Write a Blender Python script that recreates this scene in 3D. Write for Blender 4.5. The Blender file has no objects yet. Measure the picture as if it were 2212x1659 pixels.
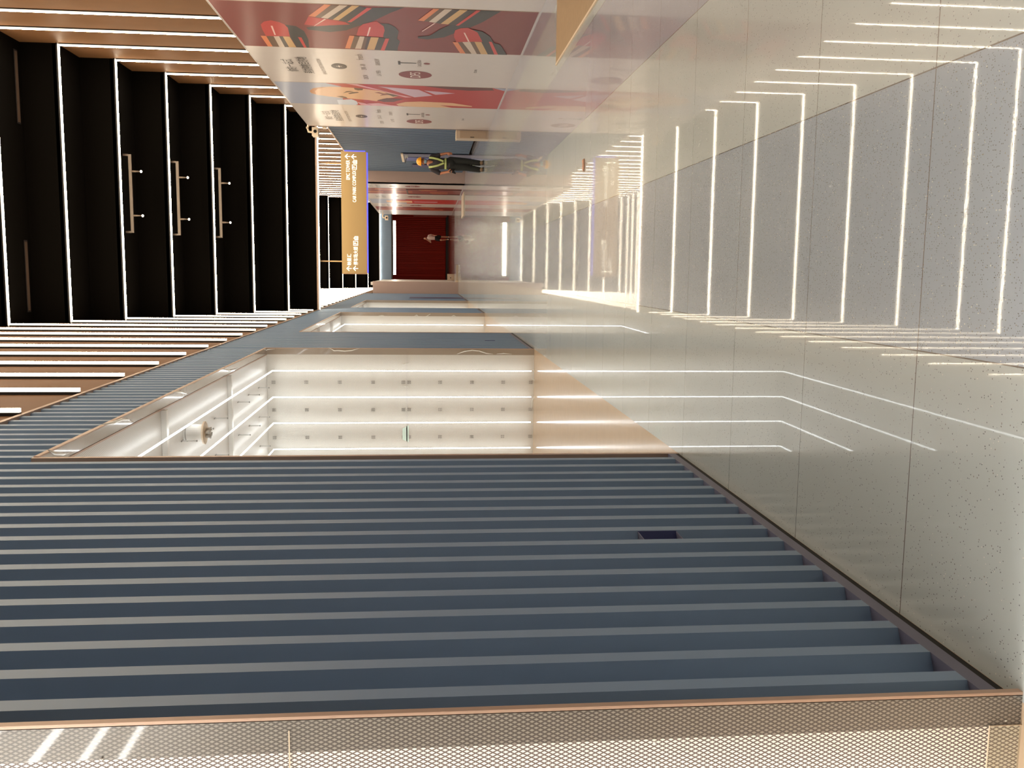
import bpy, math, random
from mathutils import Vector, Matrix
random.seed(7)
SC = bpy.context.scene
COL = SC.collection

# ------------------------------------------------------------------ camera (portrait shot stored on its side)
F = 1950.0                                   # focal length in pixels of the 2212 x 1659 frame
PITCH = math.atan(184 / F)
YAW = math.atan(243.5 / math.hypot(F, 184))
EYE = 1.55
FWD = Vector((-math.sin(YAW) * math.cos(PITCH), math.cos(YAW) * math.cos(PITCH), -math.sin(PITCH)))
RGT = Vector((math.cos(YAW), math.sin(YAW), 0))
UPV = RGT.cross(FWD)
cam_data = bpy.data.cameras.new('camera')
cam_data.sensor_width = 36
cam_data.lens = F / 2212 * 36
cam_data.clip_start = 0.05
cam_data.clip_end = 400
cam = bpy.data.objects.new('camera', cam_data)
COL.objects.link(cam)
# camera rolled a quarter turn: picture right is world down, picture top is the corridor's right
cam.matrix_world = Matrix(((-UPV.x, RGT.x, -FWD.x, 0), (-UPV.y, RGT.y, -FWD.y, 0), (-UPV.z, RGT.z, -FWD.z, EYE), (0, 0, 0, 1)))
SC.camera = cam

# ------------------------------------------------------------------ world, view, light levels
W = bpy.data.worlds.new('world'); SC.world = W; W.use_nodes = True
W.node_tree.nodes['Background'].inputs[0].default_value = (0.70, 0.84, 1.0, 1)
W.node_tree.nodes['Background'].inputs[1].default_value = 0.13
SC.view_settings.view_transform = 'Standard'
SC.view_settings.look = 'None'
SC.view_settings.exposure = 0.0
SC.view_settings.gamma = 1.0
SC.view_settings.use_curve_mapping = False
LED = 60.0            # ceiling light strips
TUBE = 8.0          # light lines in the display niches
SC.cycles.use_denoising = True
SC.cycles.max_bounces = 7
SC.cycles.diffuse_bounces = 4
SC.cycles.glossy_bounces = 4
SC.cycles.transmission_bounces = 4
SC.cycles.caustics_reflective = False
SC.cycles.caustics_refractive = False
SC.cycles.sample_clamp_indirect = 6.0


def ray(x, y):
    return RGT * (829.5 - y) + UPV * (1106 - x) + FWD * F


def on(axis, val, x, y):
    """world point where the line of sight through a frame pixel meets a plane"""
    d = ray(x, y); c = Vector((0, 0, EYE))
    return c + d * ((val - c[axis]) / d[axis])


# ------------------------------------------------------------------ materials
def srgb(r, g, b):
    f = lambda c: ((c / 255 + 0.055) / 1.055) ** 2.4 if c / 255 > 0.04045 else c / 255 / 12.92
    return (f(r), f(g), f(b), 1)


def mat(name, col, rough=0.5, metal=0.0, spec=0.5, coat=0.0, emit=None, estr=0.0, noise=0.0, nscale=6.0, ior=1.5, coat_rough=0.05, bump=0.0, bscale=40):
    m = bpy.data.materials.new(name); m.use_nodes = True
    nt = m.node_tree; b = nt.nodes['Principled BSDF']
    b.inputs['Base Color'].default_value = col
    b.inputs['Roughness'].default_value = rough
    b.inputs['Metallic'].default_value = metal
    b.inputs['IOR'].default_value = ior
    b.inputs['Specular IOR Level'].default_value = spec
    b.inputs['Coat Weight'].default_value = coat
    b.inputs['Coat Roughness'].default_value = coat_rough
    if emit:
        b.inputs['Emission Color'].default_value = emit
        b.inputs['Emission Strength'].default_value = estr
    tc = nt.nodes.new('ShaderNodeTexCoord')
    if noise:
        n = nt.nodes.new('ShaderNodeTexNoise'); n.inputs['Scale'].default_value = nscale; n.inputs['Detail'].default_value = 4
        mx = nt.nodes.new('ShaderNodeMix'); mx.data_type = 'RGBA'
        mx.inputs[6].default_value = tuple(c * (1 - noise) for c in col[:3]) + (1,)
        mx.inputs[7].default_value = tuple(min(1, c * (1 + noise)) for c in col[:3]) + (1,)
        nt.links.new(tc.outputs['Object'], n.inputs['Vector']); nt.links.new(n.outputs['Fac'], mx.inputs[0])
        nt.links.new(mx.outputs[2], b.inputs['Base Color'])
    if bump:
        n2 = nt.nodes.new('ShaderNodeTexNoise'); n2.inputs['Scale'].default_value = bscale; n2.inputs['Detail'].default_value = 2
        bp = nt.nodes.new('ShaderNodeBump'); bp.inputs['Strength'].default_value = bump; bp.inputs['Distance'].default_value = 0.01
        nt.links.new(tc.outputs['Object'], n2.inputs['Vector']); nt.links.new(n2.outputs['Fac'], bp.inputs['Height'])
        nt.links.new(bp.outputs['Normal'], b.inputs['Normal'])
    return m


def math_node(nt, op, a, b=None, c=None):
    n = nt.nodes.new('ShaderNodeMath'); n.operation = op
    for i, v in enumerate((a, b, c)):
        if v is None: continue
        if isinstance(v, (int, float)): n.inputs[i].default_value = v
        else: nt.links.new(v, n.inputs[i])
    return n.outputs[0]


def mix_node(nt, fac, a, b):
    mx = nt.nodes.new('ShaderNodeMix'); mx.data_type = 'RGBA'
    for sock, v in ((mx.inputs[0], fac), (mx.inputs[6], a), (mx.inputs[7], b)):
        if isinstance(v, (int, float, tuple)): sock.default_value = v
        else: nt.links.new(v, sock)
    return mx.outputs[2]


def floor_material():
    m = bpy.data.materials.new('polished_terrazzo'); m.use_nodes = True
    nt = m.node_tree; b = nt.nodes['Principled BSDF']
    tc = nt.nodes.new('ShaderNodeTexCoord'); sp = nt.nodes.new('ShaderNodeSeparateXYZ')
    nt.links.new(tc.outputs['Object'], sp.inputs[0]); X, Y = sp.outputs[0], sp.outputs[1]
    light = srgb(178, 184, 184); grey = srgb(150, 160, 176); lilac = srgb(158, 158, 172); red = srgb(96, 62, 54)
    mid = math_node(nt, 'MULTIPLY', math_node(nt, 'GREATER_THAN', X, -0.232), math_node(nt, 'LESS_THAN', X, 0.636))
    c = mix_node(nt, mid, light, grey)
    b3 = math_node(nt, 'MULTIPLY', math_node(nt, 'GREATER_THAN', X, 1.505), math_node(nt, 'LESS_THAN', X, 2.36))
    b4 = math_node(nt, 'GREATER_THAN', X, 3.21)
    c = mix_node(nt, math_node(nt, 'MAXIMUM', b3, b4), c, lilac)
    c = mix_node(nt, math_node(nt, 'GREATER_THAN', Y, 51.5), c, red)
    # stone chips
    dens = mid
    def chips(scale, thr, rnd, colour, cc):
        v = nt.nodes.new('ShaderNodeTexVoronoi'); v.inputs['Scale'].default_value = scale
        nt.links.new(tc.outputs['Object'], v.inputs['Vector'])
        w = nt.nodes.new('ShaderNodeSeparateColor'); nt.links.new(v.outputs['Color'], w.inputs[0])
        near = math_node(nt, 'LESS_THAN', v.outputs['Distance'], thr)
        pick = math_node(nt, 'LESS_THAN', w.outputs[0], math_node(nt, 'ADD', math_node(nt, 'MULTIPLY', dens, rnd), rnd * 0.35))
        return mix_node(nt, math_node(nt, 'MULTIPLY', near, pick), cc, colour)
    c = chips(150, 0.30, 0.26, srgb(104, 104, 104), c)
    c = chips(105, 0.24, 0.08, srgb(138, 132, 124), c)
    c = chips(120, 0.25, 0.05, srgb(214, 210, 202), c)
    n = nt.nodes.new('ShaderNodeTexNoise'); n.inputs['Scale'].default_value = 1.1; n.inputs['Detail'].default_value = 5
    nt.links.new(tc.outputs['Object'], n.inputs['Vector'])
    c = mix_node(nt, math_node(nt, 'MULTIPLY', n.outputs['Fac'], 0.16), c, srgb(110, 106, 100))
    # joints
    fy = math_node(nt, 'FRACT', math_node(nt, 'DIVIDE', math_node(nt, 'ADD', Y, -2.724 + 0.8547 * 20), 0.8547))
    jy = math_node(nt, 'LESS_THAN', math_node(nt, 'ABSOLUTE', math_node(nt, 'SUBTRACT', fy, 0.5)), 0.4975)
    jx = None
    for xx in (-0.232, 0.636, 1.505, 2.36, 3.21):
        k = math_node(nt, 'LESS_THAN', math_node(nt, 'ABSOLUTE', math_node(nt, 'SUBTRACT', X, xx)), 0.0022)
        jx = k if jx is None else math_node(nt, 'MAXIMUM', jx, k)
    joint = math_node(nt, 'MAXIMUM', math_node(nt, 'SUBTRACT', 1.0, jy), jx)
    c = mix_node(nt, joint, c, srgb(92, 80, 74))
    nt.links.new(c, b.inputs['Base Color'])
    b.inputs['IOR'].default_value = 1.62
    r = nt.nodes.new('ShaderNodeTexNoise'); r.inputs['Scale'].default_value = 0.7; r.inputs['Detail'].default_value = 6
    nt.links.new(tc.outputs['Object'], r.inputs['Vector'])
    nt.links.new(math_node(nt, 'ADD', math_node(nt, 'MULTIPLY', r.outputs['Fac'], 0.05), 0.19), b.inputs['Roughness'])
    b.inputs['Coat Weight'].default_value = 0.55; b.inputs['Coat Roughness'].default_value = 0.02; b.inputs['Coat IOR'].default_value = 1.55; b.inputs['Specular IOR Level'].default_value = 0.5
    bn = nt.nodes.new('ShaderNodeTexNoise'); bn.inputs['Scale'].default_value = 130; bn.inputs['Detail'].default_value = 1
    nt.links.new(tc.outputs['Object'], bn.inputs['Vector'])
    bp = nt.nodes.new('ShaderNodeBump'); bp.inputs['Strength'].default_value = 0.003; bp.inputs['Distance'].default_value = 0.003
    nt.links.new(bn.outputs['Fac'], bp.inputs['Height']); nt.links.new(bp.outputs['Normal'], b.inputs['Normal']); nt.links.new(bp.outputs['Normal'], b.inputs['Coat Normal'])
    return m


def mesh_material(name, hole, strand, lx, lz, width, rough, axis_a=0, axis_b=2, coat=0.0):
    """expanded-metal diamonds: lx, lz are the cell sizes along object axes a and b"""
    m = bpy.data.materials.new(name); m.use_nodes = True
    nt = m.node_tree; b = nt.nodes['Principled BSDF']
    tc = nt.nodes.new('ShaderNodeTexCoord'); sp = nt.nodes.new('ShaderNodeSeparateXYZ')
    nt.links.new(tc.outputs['Object'], sp.inputs[0])
    A = math_node(nt, 'DIVIDE', sp.outputs[axis_a], lx); B = math_node(nt, 'DIVIDE', sp.outputs[axis_b], lz)
    def tri(v): return math_node(nt, 'ABSOLUTE', math_node(nt, 'SUBTRACT', math_node(nt, 'FRACT', math_node(nt, 'ADD', v, 500.25)), 0.5))
    d1 = tri(math_node(nt, 'ADD', A, B)); d2 = tri(math_node(nt, 'SUBTRACT', A, B))
    s = math_node(nt, 'GREATER_THAN', math_node(nt, 'MAXIMUM', d1, d2), 0.5 - width)
    nt.links.new(mix_node(nt, s, hole, strand), b.inputs['Base Color'])
    b.inputs['Roughness'].default_value = rough
    b.inputs['Coat Weight'].default_value = coat
    bp = nt.nodes.new('ShaderNodeBump'); bp.inputs['Strength'].default_value = 0.4; bp.inputs['Distance'].default_value = 0.002
    nt.links.new(s, bp.inputs['Height']); nt.links.new(bp.outputs['Normal'], b.inputs['Normal'])
    return m


M = {}
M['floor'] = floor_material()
M['shop_floor'] = mat('beige_polished_stone', srgb(190, 165, 138), 0.12, noise=0.06, nscale=9, ior=1.55)
M['fin'] = mat('slate_blue_paint', srgb(120, 143, 170), 0.42, spec=0.5, noise=0.05, nscale=1.5, ior=1.5)
M['plinth'] = mat('lavender_grey_paint', srgb(98, 98, 120), 0.4)
M['fin_far'] = mat('pale_slate_blue_paint', srgb(96, 112, 132), 0.45, spec=0.3, noise=0.05, nscale=2)
M['toe'] = mat('black_toe_gap', srgb(14, 12, 12), 0.7)
M['brown'] = mat('bronze_wall_panel', srgb(118, 84, 56), 0.55, spec=0.12, noise=0.12, nscale=2.5, bump=0.05, bscale=5)
M['soffit'] = mat('dark_brown_soffit', (0.0022, 0.0014, 0.0008, 1), 0.8, spec=0.06)
M['housing'] = mat('black_light_housing', srgb(20, 13, 14), 0.6)
M['led'] = mat('warm_white_diffuser', srgb(255, 250, 240), 0.4, emit=(1.0, 0.86, 0.64, 1), estr=LED)
M['ledside'] = mat('warm_white_diffuser_flank', srgb(255, 250, 240), 0.4, emit=(1.0, 0.84, 0.64, 1), estr=1.7)
M['copper'] = mat('copper_trim', srgb(186, 156, 136), 0.35, metal=0.25)
M['tube'] = mat('cool_white_light_line', srgb(255, 255, 250), 0.4, emit=(0.95, 1.0, 1.01, 1), estr=TUBE)
M['tube_near'] = mat('bright_white_light_line', srgb(255, 255, 250), 0.4, emit=(1, 0.98, 0.93, 1), estr=17)
M['niche'] = mesh_material('white_perforated_panel', srgb(226, 222, 214), srgb(190, 184, 174), 0.016, 0.024, 0.12, 0.35, 0, 2)
M['niche_side'] = mesh_material('white_perforated_side_panel', srgb(226, 222, 214), srgb(190, 184, 174), 0.016, 0.024, 0.12, 0.35, 1, 2)
M['niche_top'] = mesh_material('white_perforated_ceiling_panel', srgb(222, 218, 212), srgb(186, 180, 172), 0.016, 0.024, 0.12, 0.35, 0, 1)
M['mesh_wall'] = mesh_material('diamond_mesh_over_white', srgb(255, 250, 236), srgb(112, 98, 94), 0.0112, 0.0215, 0.17, 0.4, 0, 2)
M['mesh_reveal'] = mesh_material('diamond_mesh_behind_film', srgb(150, 142, 132), srgb(86, 78, 72), 0.0112, 0.0215, 0.2, 0.3, 0, 2, coat=1.0)
M['film'] = mat('taupe_reveal_under_film', srgb(158, 144, 130), 0.15, coat=1.0, coat_rough=0.04, noise=0.1, nscale=3, bump=0.25, bscale=4)
M['glint'] = mat('white_glint_gloss', srgb(240, 238, 230), 0.05, spec=1.0, coat=1.0)  # opaque white standing in for reflections on film ripples; also on screw heads
M['white'] = mat('white_paint', srgb(225, 222, 216), 0.4)
M['hook'] = mat('pale_acrylic', srgb(205, 204, 200), 0.2)
M['ink'] = mat('grey_ink', srgb(150, 146, 140), 0.6)
M['mint'] = mat('mint_reflection', srgb(216, 236, 224), 0.4)  # greenish reflection put into a flat colour
M['hoard'] = mat('glossy_white_hoarding', srgb(205, 194, 190), 0.3, spec=0.35, coat=0.6, coat_rough=0.26, noise=0.03)
M['hoardedge'] = mat('hoarding_edge', srgb(120, 84, 70), 0.4)
M['pink'] = mat('rose_beige_paint', srgb(190, 164, 154), 0.45, noise=0.03)
M['redwall'] = mat('oxblood_panel', srgb(172, 42, 22), 0.5, spec=0.15, noise=0.1, nscale=1)
M['dark'] = mat('near_black', srgb(26, 16, 14), 0.5)
M['navy'] = mat('navy_paint', srgb(44, 48, 96), 0.4)
M['door'] = mat('blue_door_paint', srgb(78, 88, 146), 0.4)
M['socket'] = mat('deep_navy_box', srgb(36, 44, 98), 0.4)
M['ply'] = mat('plywood_board', srgb(166, 138, 106), 0.7, noise=0.12, nscale=14)
M['plyedge'] = mat('board_edge_strip', srgb(220, 200, 176), 0.6)
M['cream'] = mat('cream_laminate', srgb(190, 170, 150), 0.4)
M['signface'] = mat('tan_sign_face', srgb(176, 146, 98), 0.4, metal=0.1)
M['signedge'] = mat('sign_bronze_edge', srgb(196, 150, 120), 0.3, metal=0.5)
M['blueled'] = mat('blue_edge_light', (0.1, 0.12, 1, 1), 0.4, emit=(0.09, 0.10, 1.0, 1), estr=1.3)
M['letters'] = mat('lit_letters', srgb(255, 255, 240), 0.4, emit=(1, 0.95, 0.8, 1), estr=1.6)
M['rod'] = mat('tan_rod', srgb(200, 160, 110), 0.4)
M['pipe'] = mat('grey_brown_conduit', srgb(84, 70, 58), 0.5)
M['head_glow'] = mat('glowing_sprinkler_head', srgb(255, 250, 240), 0.4, emit=(1, 0.93, 0.8, 1), estr=3)  # glow given to the sprinkler heads, which are no lamps
M['cctv'] = mat('cream_plastic', srgb(232, 214, 190), 0.4)
M['blackgl'] = mat('black_gloss', srgb(10, 10, 12), 0.1)
M['scrap'] = mat('pink_beige_wrapper', srgb(206, 156, 130), 0.5, noise=0.3, nscale=60)
M['slotmat'] = mat('grille_face', srgb(78, 60, 48), 0.6)


# ------------------------------------------------------------------ mesh builder
class MB:
    def __init__(s): s.v = []; s.f = []; s.m = []; s.mats = []
    def mi(s, m):
        if m not in s.mats: s.mats.append(m)
        return s.mats.index(m)
    def poly(s, pts, m, idx=None):
        b = len(s.v); s.v += [tuple(p) for p in pts]
        s.f.append([b + i for i in (idx or range(len(pts)))]); s.m.append(s.mi(m))
    def box(s, x0, x1, y0, y1, z0, z1, m):
        b = len(s.v)
        for z in (z0, z1):
            s.v += [(x0, y0, z), (x1, y0, z), (x1, y1, z), (x0, y1, z)]
        for q in ((3, 2, 1, 0), (4, 5, 6, 7), (0, 1, 5, 4), (1, 2, 6, 5), (2, 3, 7, 6), (3, 0, 4, 7)):
            s.f.append([b + i for i in q]); s.m.append(s.mi(m))
        return s
    def loft(s, rings, m, cap=True):
        b = len(s.v); n = len(rings[0])
        for r in rings: s.v += [tuple(p) for p in r]
        k = s.mi(m)
        for i in range(len(rings) - 1):
            for j in range(n):
                s.f.append([b + i * n + j, b + i * n + (j + 1) % n, b + (i + 1) * n + (j + 1) % n, b + (i + 1) * n + j]); s.m.append(k)
        if cap:
            s.f.append([b + j for j in reversed(range(n))]); s.m.append(k)
            s.f.append([b + (len(rings) - 1) * n + j for j in range(n)]); s.m.append(k)
        return s
    def tube(s, pts, radii, m, n=10):
        pts = [Vector(p) for p in pts]
        if isinstance(radii, (int, float)): radii = [radii] * len(pts)
        rings = []; ref = None
        for i, p in enumerate(pts):
            t = (pts[min(i + 1, len(pts) - 1)] - pts[max(i - 1, 0)]).normalized()
            if ref is None: ref = Vector((0, 1, 0)) if abs(t.y) < 0.8 else Vector((1, 0, 0))
            a = (ref - t * ref.dot(t)).normalized(); c = t.cross(a); ref = a
            rings.append([p + (a * math.cos(q) + c * math.sin(q)) * radii[i] for q in [2 * math.pi * j / n for j in range(n)]])
        return s.loft(rings, m)
    def ball(s, c, r, m, nu=12, nv=8, top=0.0, bot=1.0):
        c = Vector(c); r = Vector(r) if not isinstance(r, (int, float)) else Vector((r, r, r)); rings = []
        for i in range(nv + 1):
            th = math.pi * (0.001 + (bot - top - 0.002) * i / nv + top)
            rings.append([c + Vector((r.x * math.sin(th) * math.cos(q), r.y * math.sin(th) * math.sin(q), r.z * math.cos(th))) for q in [2 * math.pi * j / nu for j in range(nu)]])
        return s.loft(rings[::-1], m)
    def build(s, name, parent=None, smooth=False):
        me = bpy.data.meshes.new(name); me.from_pydata(s.v, [], s.f)
        for m in s.mats: me.materials.append(m)
        for p, k in zip(me.polygons, s.m): p.material_index = k; p.use_smooth = smooth
        me.update()
        o = bpy.data.objects.new(name, me); COL.objects.link(o)
        if parent: o.parent = parent; o.matrix_parent_inverse = Matrix.Translation(-Vector(parent.location))
        return o


def B(*a):
    return MB().box(*a)


def tag(o, label, cat, group=None):
    o['label'] = label; o['category'] = cat
    if group: o['group'] = group
    return o


def structure(o):
    o['kind'] = 'structure'; return o


def thing(name, loc, label, cat, group=None):
    o = bpy.data.objects.new(name, None); COL.objects.link(o); o.location = loc; o.empty_display_size = 0.1
    return tag(o, label, cat, group)


def text_polys(body, m, mb, to_world, size, cx, cy, fitw=None):
    """adds the flat outlines of a line of text, centred on cx, cy (height = size, width squeezed to fitw)"""
    cu = bpy.data.curves.new('t', 'FONT'); cu.body = body; cu.size = 1.0; cu.resolution_u = 3
    o = bpy.data.objects.new('t', cu); COL.objects.link(o)
    me = bpy.data.meshes.new_from_object(o.evaluated_get(bpy.context.evaluated_depsgraph_get()))
    if len(me.vertices):
        xs = [v.co.x for v in me.vertices]; ys = [v.co.y for v in me.vertices]
        w = max(xs) - min(xs); h = max(ys) - min(ys)
        sy = size / h; sx = (fitw / w) if fitw else sy
        b = len(mb.v); k = mb.mi(m)
        for v in me.vertices:
            mb.v.append(tuple(to_world(cx + (v.co.x - (max(xs) + min(xs)) / 2) * sx, cy + (v.co.y - (max(ys) + min(ys)) / 2) * sy)))
        for p in me.polygons: mb.f.append([b + i for i in p.vertices]); mb.m.append(k)
    bpy.data.objects.remove(o); bpy.data.curves.remove(cu); bpy.data.meshes.remove(me)


# ------------------------------------------------------------------ main dimensions
XL, XR, XH, XREC = -1.10, 4.25, 3.54, 4.03
ZW = 4.53                      # top of the slatted wall
HEAD = 3.80                    # head of the niche openings
PITCHY, RISE = 1.17, 0.673
FLAT = 9.34
frames = {}                    # i -> (Y, Z); i = -1 is the low beam at the end of the stepped ceiling
for i in range(-30, 19):
    Yi = 24.49 - PITCHY * i
    if i >= 0: Zi = min(FLAT, 5.185 + RISE * i)
    elif i == -1: Zi = 4.512
    else: Zi = min(FLAT, 4.512 + RISE * (i + 29 + 0))
    frames[i] = (Yi, Zi)
frames = {i: yz for i, yz in frames.items() if yz[1] > 4.4}
YLAST = frames[min(frames)][0]

# ------------------------------------------------------------------ floor
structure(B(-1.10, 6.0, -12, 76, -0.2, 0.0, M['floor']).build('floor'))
structure(B(-6.0, -1.10, -12, 76, -0.2, 0.0, M['shop_floor']).build('floor'))

# ------------------------------------------------------------------ left wall: corrugated slats, openings at the niches
OPEN = [(-4.6, 2.105), (5.40, 12.95), (16.5, 24.2), (27.5, 34.3)]
WALL_END = 45.0


def slats(mb, m, x, y0, y1, z0, z1, side, first=2.24, pitch=0.185, crest=0.057, depth=0.066, slope=0.034):
    """trapezoid sheet; side = +1 faces +X, -1 faces -X"""
    k = math.floor((y0 - first) / pitch) - 1; prof = [(y0, 1)]
    while True:
        b = first + pitch * k; k += 1
        if b > y1: break
        for yy, d in ((b - slope, 1), (b, 0), (b + crest, 0), (b + crest + slope, 1)):
            if prof[-1][0] + 1e-4 < yy < y1 - 1e-4: prof.append((yy, d))
    prof.append((y1, 1))
    base = len(mb.v); q = mb.mi(m)
    for yy, d in prof:
        xx = x - side * d * depth
        mb.v += [(xx, yy, z0), (xx, yy, z1)]
    for i in range(len(prof) - 1):
        a = base + 2 * i; f = [a, a + 2, a + 3, a + 1]
        mb.f.append(f if side < 0 else f[::-1]); mb.m.append(q)
    # solid backing
    xb = x - side * (depth + 0.004)
    mb.box(min(xb, xb - side * 0.10), max(xb, xb - side * 0.10), y0, y1, z0, z1, m)


wl = MB()
cuts = [-12.0] + [v for o in OPEN for v in o] + [WALL_END]
solid = [(cuts[i], cuts[i + 1]) for i in range(0, len(cuts), 2)]
for a, b in solid:
    a2 = a + 0.04 if a > -11 else a
    b2 = b - 0.04 if b < WALL_END - 0.1 else b
    slats(wl, M['fin'], XL, a2, b2, 0.068, ZW, 1)
for a, b in OPEN:
    slats(wl, M['fin'], XL, a - 0.04, b + 0.04, HEAD + 0.03, ZW, 1)
wlo = structure(wl.build('wall_left'))
for n_, (a, b) in enumerate(solid):
    p = MB(); p.box(XL - 0.17, XL, a + (0.04 if a > -11 else 0), b - 0.04, 0.022, 0.068, M['plinth'])
    p.box(XL - 0.17, XL - 0.001, a + (0.04 if a > -11 else 0), b - 0.04, 0.0, 0.022, M['toe'])
    structure(p.build('baseboard_left'))
# upper bronze wall above the slats
structure(B(XL - 0.2, XL - 0.005, -12, YLAST + 0.6, ZW + 0.03, 9.8, M['brown']).build('wall_left'))
structure(B(XL - 0.2, XL + 0.012, -12, WALL_END, ZW, ZW + 0.035, M['copper']).build('trim_1'))
structure(B(XL - 0.2, XL - 0.005, 45.0, 60, 4.3, ZW + 0.03, M['brown']).build('wall_left'))

# recessed socket openings in the slats
for (yc, zc, lab) in ((3.655, 0.56, 'small navy recessed box in a groove of the large slatted wall nearest the lens'),
                      (14.57, 0.53, 'tiny navy recessed box low in the slats between the two nearest niches')):
    t = thing('recessed_box', (XL - 0.04, yc, zc), lab, 'wall box')
    g = MB(); w = 0.062; h = 0.085
    g.box(XL - 0.066, XL - 0.06, yc - w, yc + w, zc - h, zc + h, M['socket'])
    q = 2.24 + 0.185 * round((yc + w - 2.24) / 0.185) - 0.004
    g.loft([[(XL - 0.001 - a_, q - 0.034 * a_ / 0.066 - b_, zc + c_) for a_, b_, c_ in ((0, 0, -h), (0.060, 0, -h), (0.060, 0, h), (0, 0, h))], [(XL - 0.001 - a_, q - 0.004 - 0.034 * a_ / 0.066, zc + c_) for a_, c_ in ((0, -h), (0.060, -h), (0.060, h), (0, h))]], M['socket'])
    g.build('back_plate', t)
    g = MB(); g.box(XL - 0.062, XL - 0.004, yc - w, yc + w, zc + h - 0.003, zc + h, M['plinth']); g.build('edge_lip', t)
    g = MB(); g.box(XL - 0.062, XL - 0.004, yc - w, yc + w, zc - h, zc - h + 0.003, M['plinth']); g.build('edge_lip', t)

# narrow dark door slit far down the left wall
structure(B(XL - 0.08, XL + 0.004, 37.2, 38.9, 0.0, 2.26, M['navy']).build('door_2'))

# ------------------------------------------------------------------ display niches on the left
DEEP = -3.4
TX = (-1.41, -1.785, -2.155, -2.53, -2.90, -3.27)


def niche(y0, y1, label, near=False, detail=True):
    XL = -1.1 if not near else -1.076
    t = thing('display_niche', (XL, (y0 + y1) / 2, 0), label, 'display niche')
    fr = MB()
    fr.box(XL - 0.09, XL, y0 - 0.035, y0, 0, HEAD + 0.03, M['copper'])
    fr.box(XL - 0.004 if not near else XL - 0.006, XL + 0.004 if near else XL + 0.004, y1, y1 + (0.02 if near else 0.03), 0, HEAD + 0.03, M['copper'])
    fr.box(XL - 0.004, XL + 0.004, y0, y1, HEAD, HEAD + 0.03, M['copper'])
    fr.build('frame', t)
    rv = MB()
    mt = M['mesh_reveal'] if near else M['film']
    rv.box(XL - 0.088, XL - 0.004, y1, y1 + 0.03, 0, HEAD + 0.03, mt)
    rv.box(XL - 0.088, XL - 0.004, y0, y1, HEAD, HEAD + 0.03, M['film'])
    rv.build('reveal', t)
    xb = DEEP
    wm = M['mesh_wall'] if near else M['niche']
    B(xb, XL - 0.088, y1 + 0.002, y1 + 0.05, 0, HEAD + 0.03, wm).build('end_panel', t)
    B(xb, XL - 0.092, y0 - 0.06, y0 - 0.001, 0, HEAD + 0.03, M['niche']).build('end_panel', t)
    B(xb - 0.05, xb, y0 - 0.05, y1 + 0.05, 0, HEAD + 0.03, M['niche_side']).build('back_panel', t)
    cp = B(xb, XL - 0.088, y0, y1, HEAD + 0.001, HEAD + 0.05, M['niche_top']).build('ceiling_panel', t)
    B(XL - 0.1, XL - 0.088, y0, y1, HEAD - 0.006, HEAD + 0.001, M['copper']).build('bead', t)
    # ribs across the ceiling panel
    if detail:
        L = y1 - y0
        for q in (0.325, 0.666):
            yy = y0 + L * q
            B(xb, XL - 0.1, yy - 0.03, yy + 0.03, HEAD - 0.045, HEAD, M['white']).build('ceiling_rib', t)
    for j, x in enumerate(TX):
        if near:
            x = x - 0.12
        g = MB(); tm = M['tube_near' if near else 'tube']; a = 0.016 if near else 0.006; yw = y1 - 0.10; zt = HEAD - 0.10; cc = 0.12
        off = 0.05 if near else 0.0
        g.box(x - a, x + a, yw - 2 * a, yw, 0.05, zt - off, tm)
        g.box(x - a, x + a, y0 + 0.15, yw, zt - off, zt + 2 * a - off, tm)
        g.build('light_line', t)
    return t


n1 = niche(*OPEN[1], 'widest white-lit perforated display niche, nearest one seen whole, past the broad blue slats')
n2 = niche(*OPEN[2], 'second white-lit display niche along the left wall, showing one light line')
n3 = niche(*OPEN[3], 'farthest and narrowest white display niche on the left wall before the rose pillar')
n0 = niche(*OPEN[0], 'display niche right beside the lens, cropped, with diamond mesh over glowing white', near=True, detail=False)

# seam, printed numbers, film glints and hooks of the wide niche
y1 = OPEN[1][1]
B(DEEP, XL - 0.09, y1 - 0.004, y1 + 0.001, 1.83, 1.845, M['niche_top']).build('panel_seam', n1)
zs = (3.717, 3.26, 2.792, 2.322, 1.89, 1.81, 1.364, 0.904, 0.454, 0.05)
for xx in (-1.58, -1.978, -2.378):
    for z in zs:
        g = MB()
        for r_ in range(4):
            for c_ in range(2):
                if True:
                    g.box(xx - 0.026 + c_ * 0.026, xx - 0.026 + c_ * 0.026 + 0.018, y1 - 0.003, y1, z - 0.03 + r_ * 0.014, z - 0.03 + r_ * 0.014 + 0.008, M['ink'])
        g.build('printed_number', n1)
g = MB(); pts = [on(1, y1 - 0.004, *p) for p in ((869.5, 926), (883, 918.5), (883, 955), (869.5, 949.5))]; g.poly(pts, M['mint']); g.build('mint_reflection', n1)  # pale green reflection in the panel overlap, drawn as a patch


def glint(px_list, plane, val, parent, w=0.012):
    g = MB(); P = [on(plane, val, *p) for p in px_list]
    g.tube(P, [w * 0.25] + [w] * (len(P) - 2) + [w * 0.25] if len(P) > 2 else w * .6, M['glint'], 6); g.build('film_glint', parent, True)  # light caught by the rippled film, modelled as white threads


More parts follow.
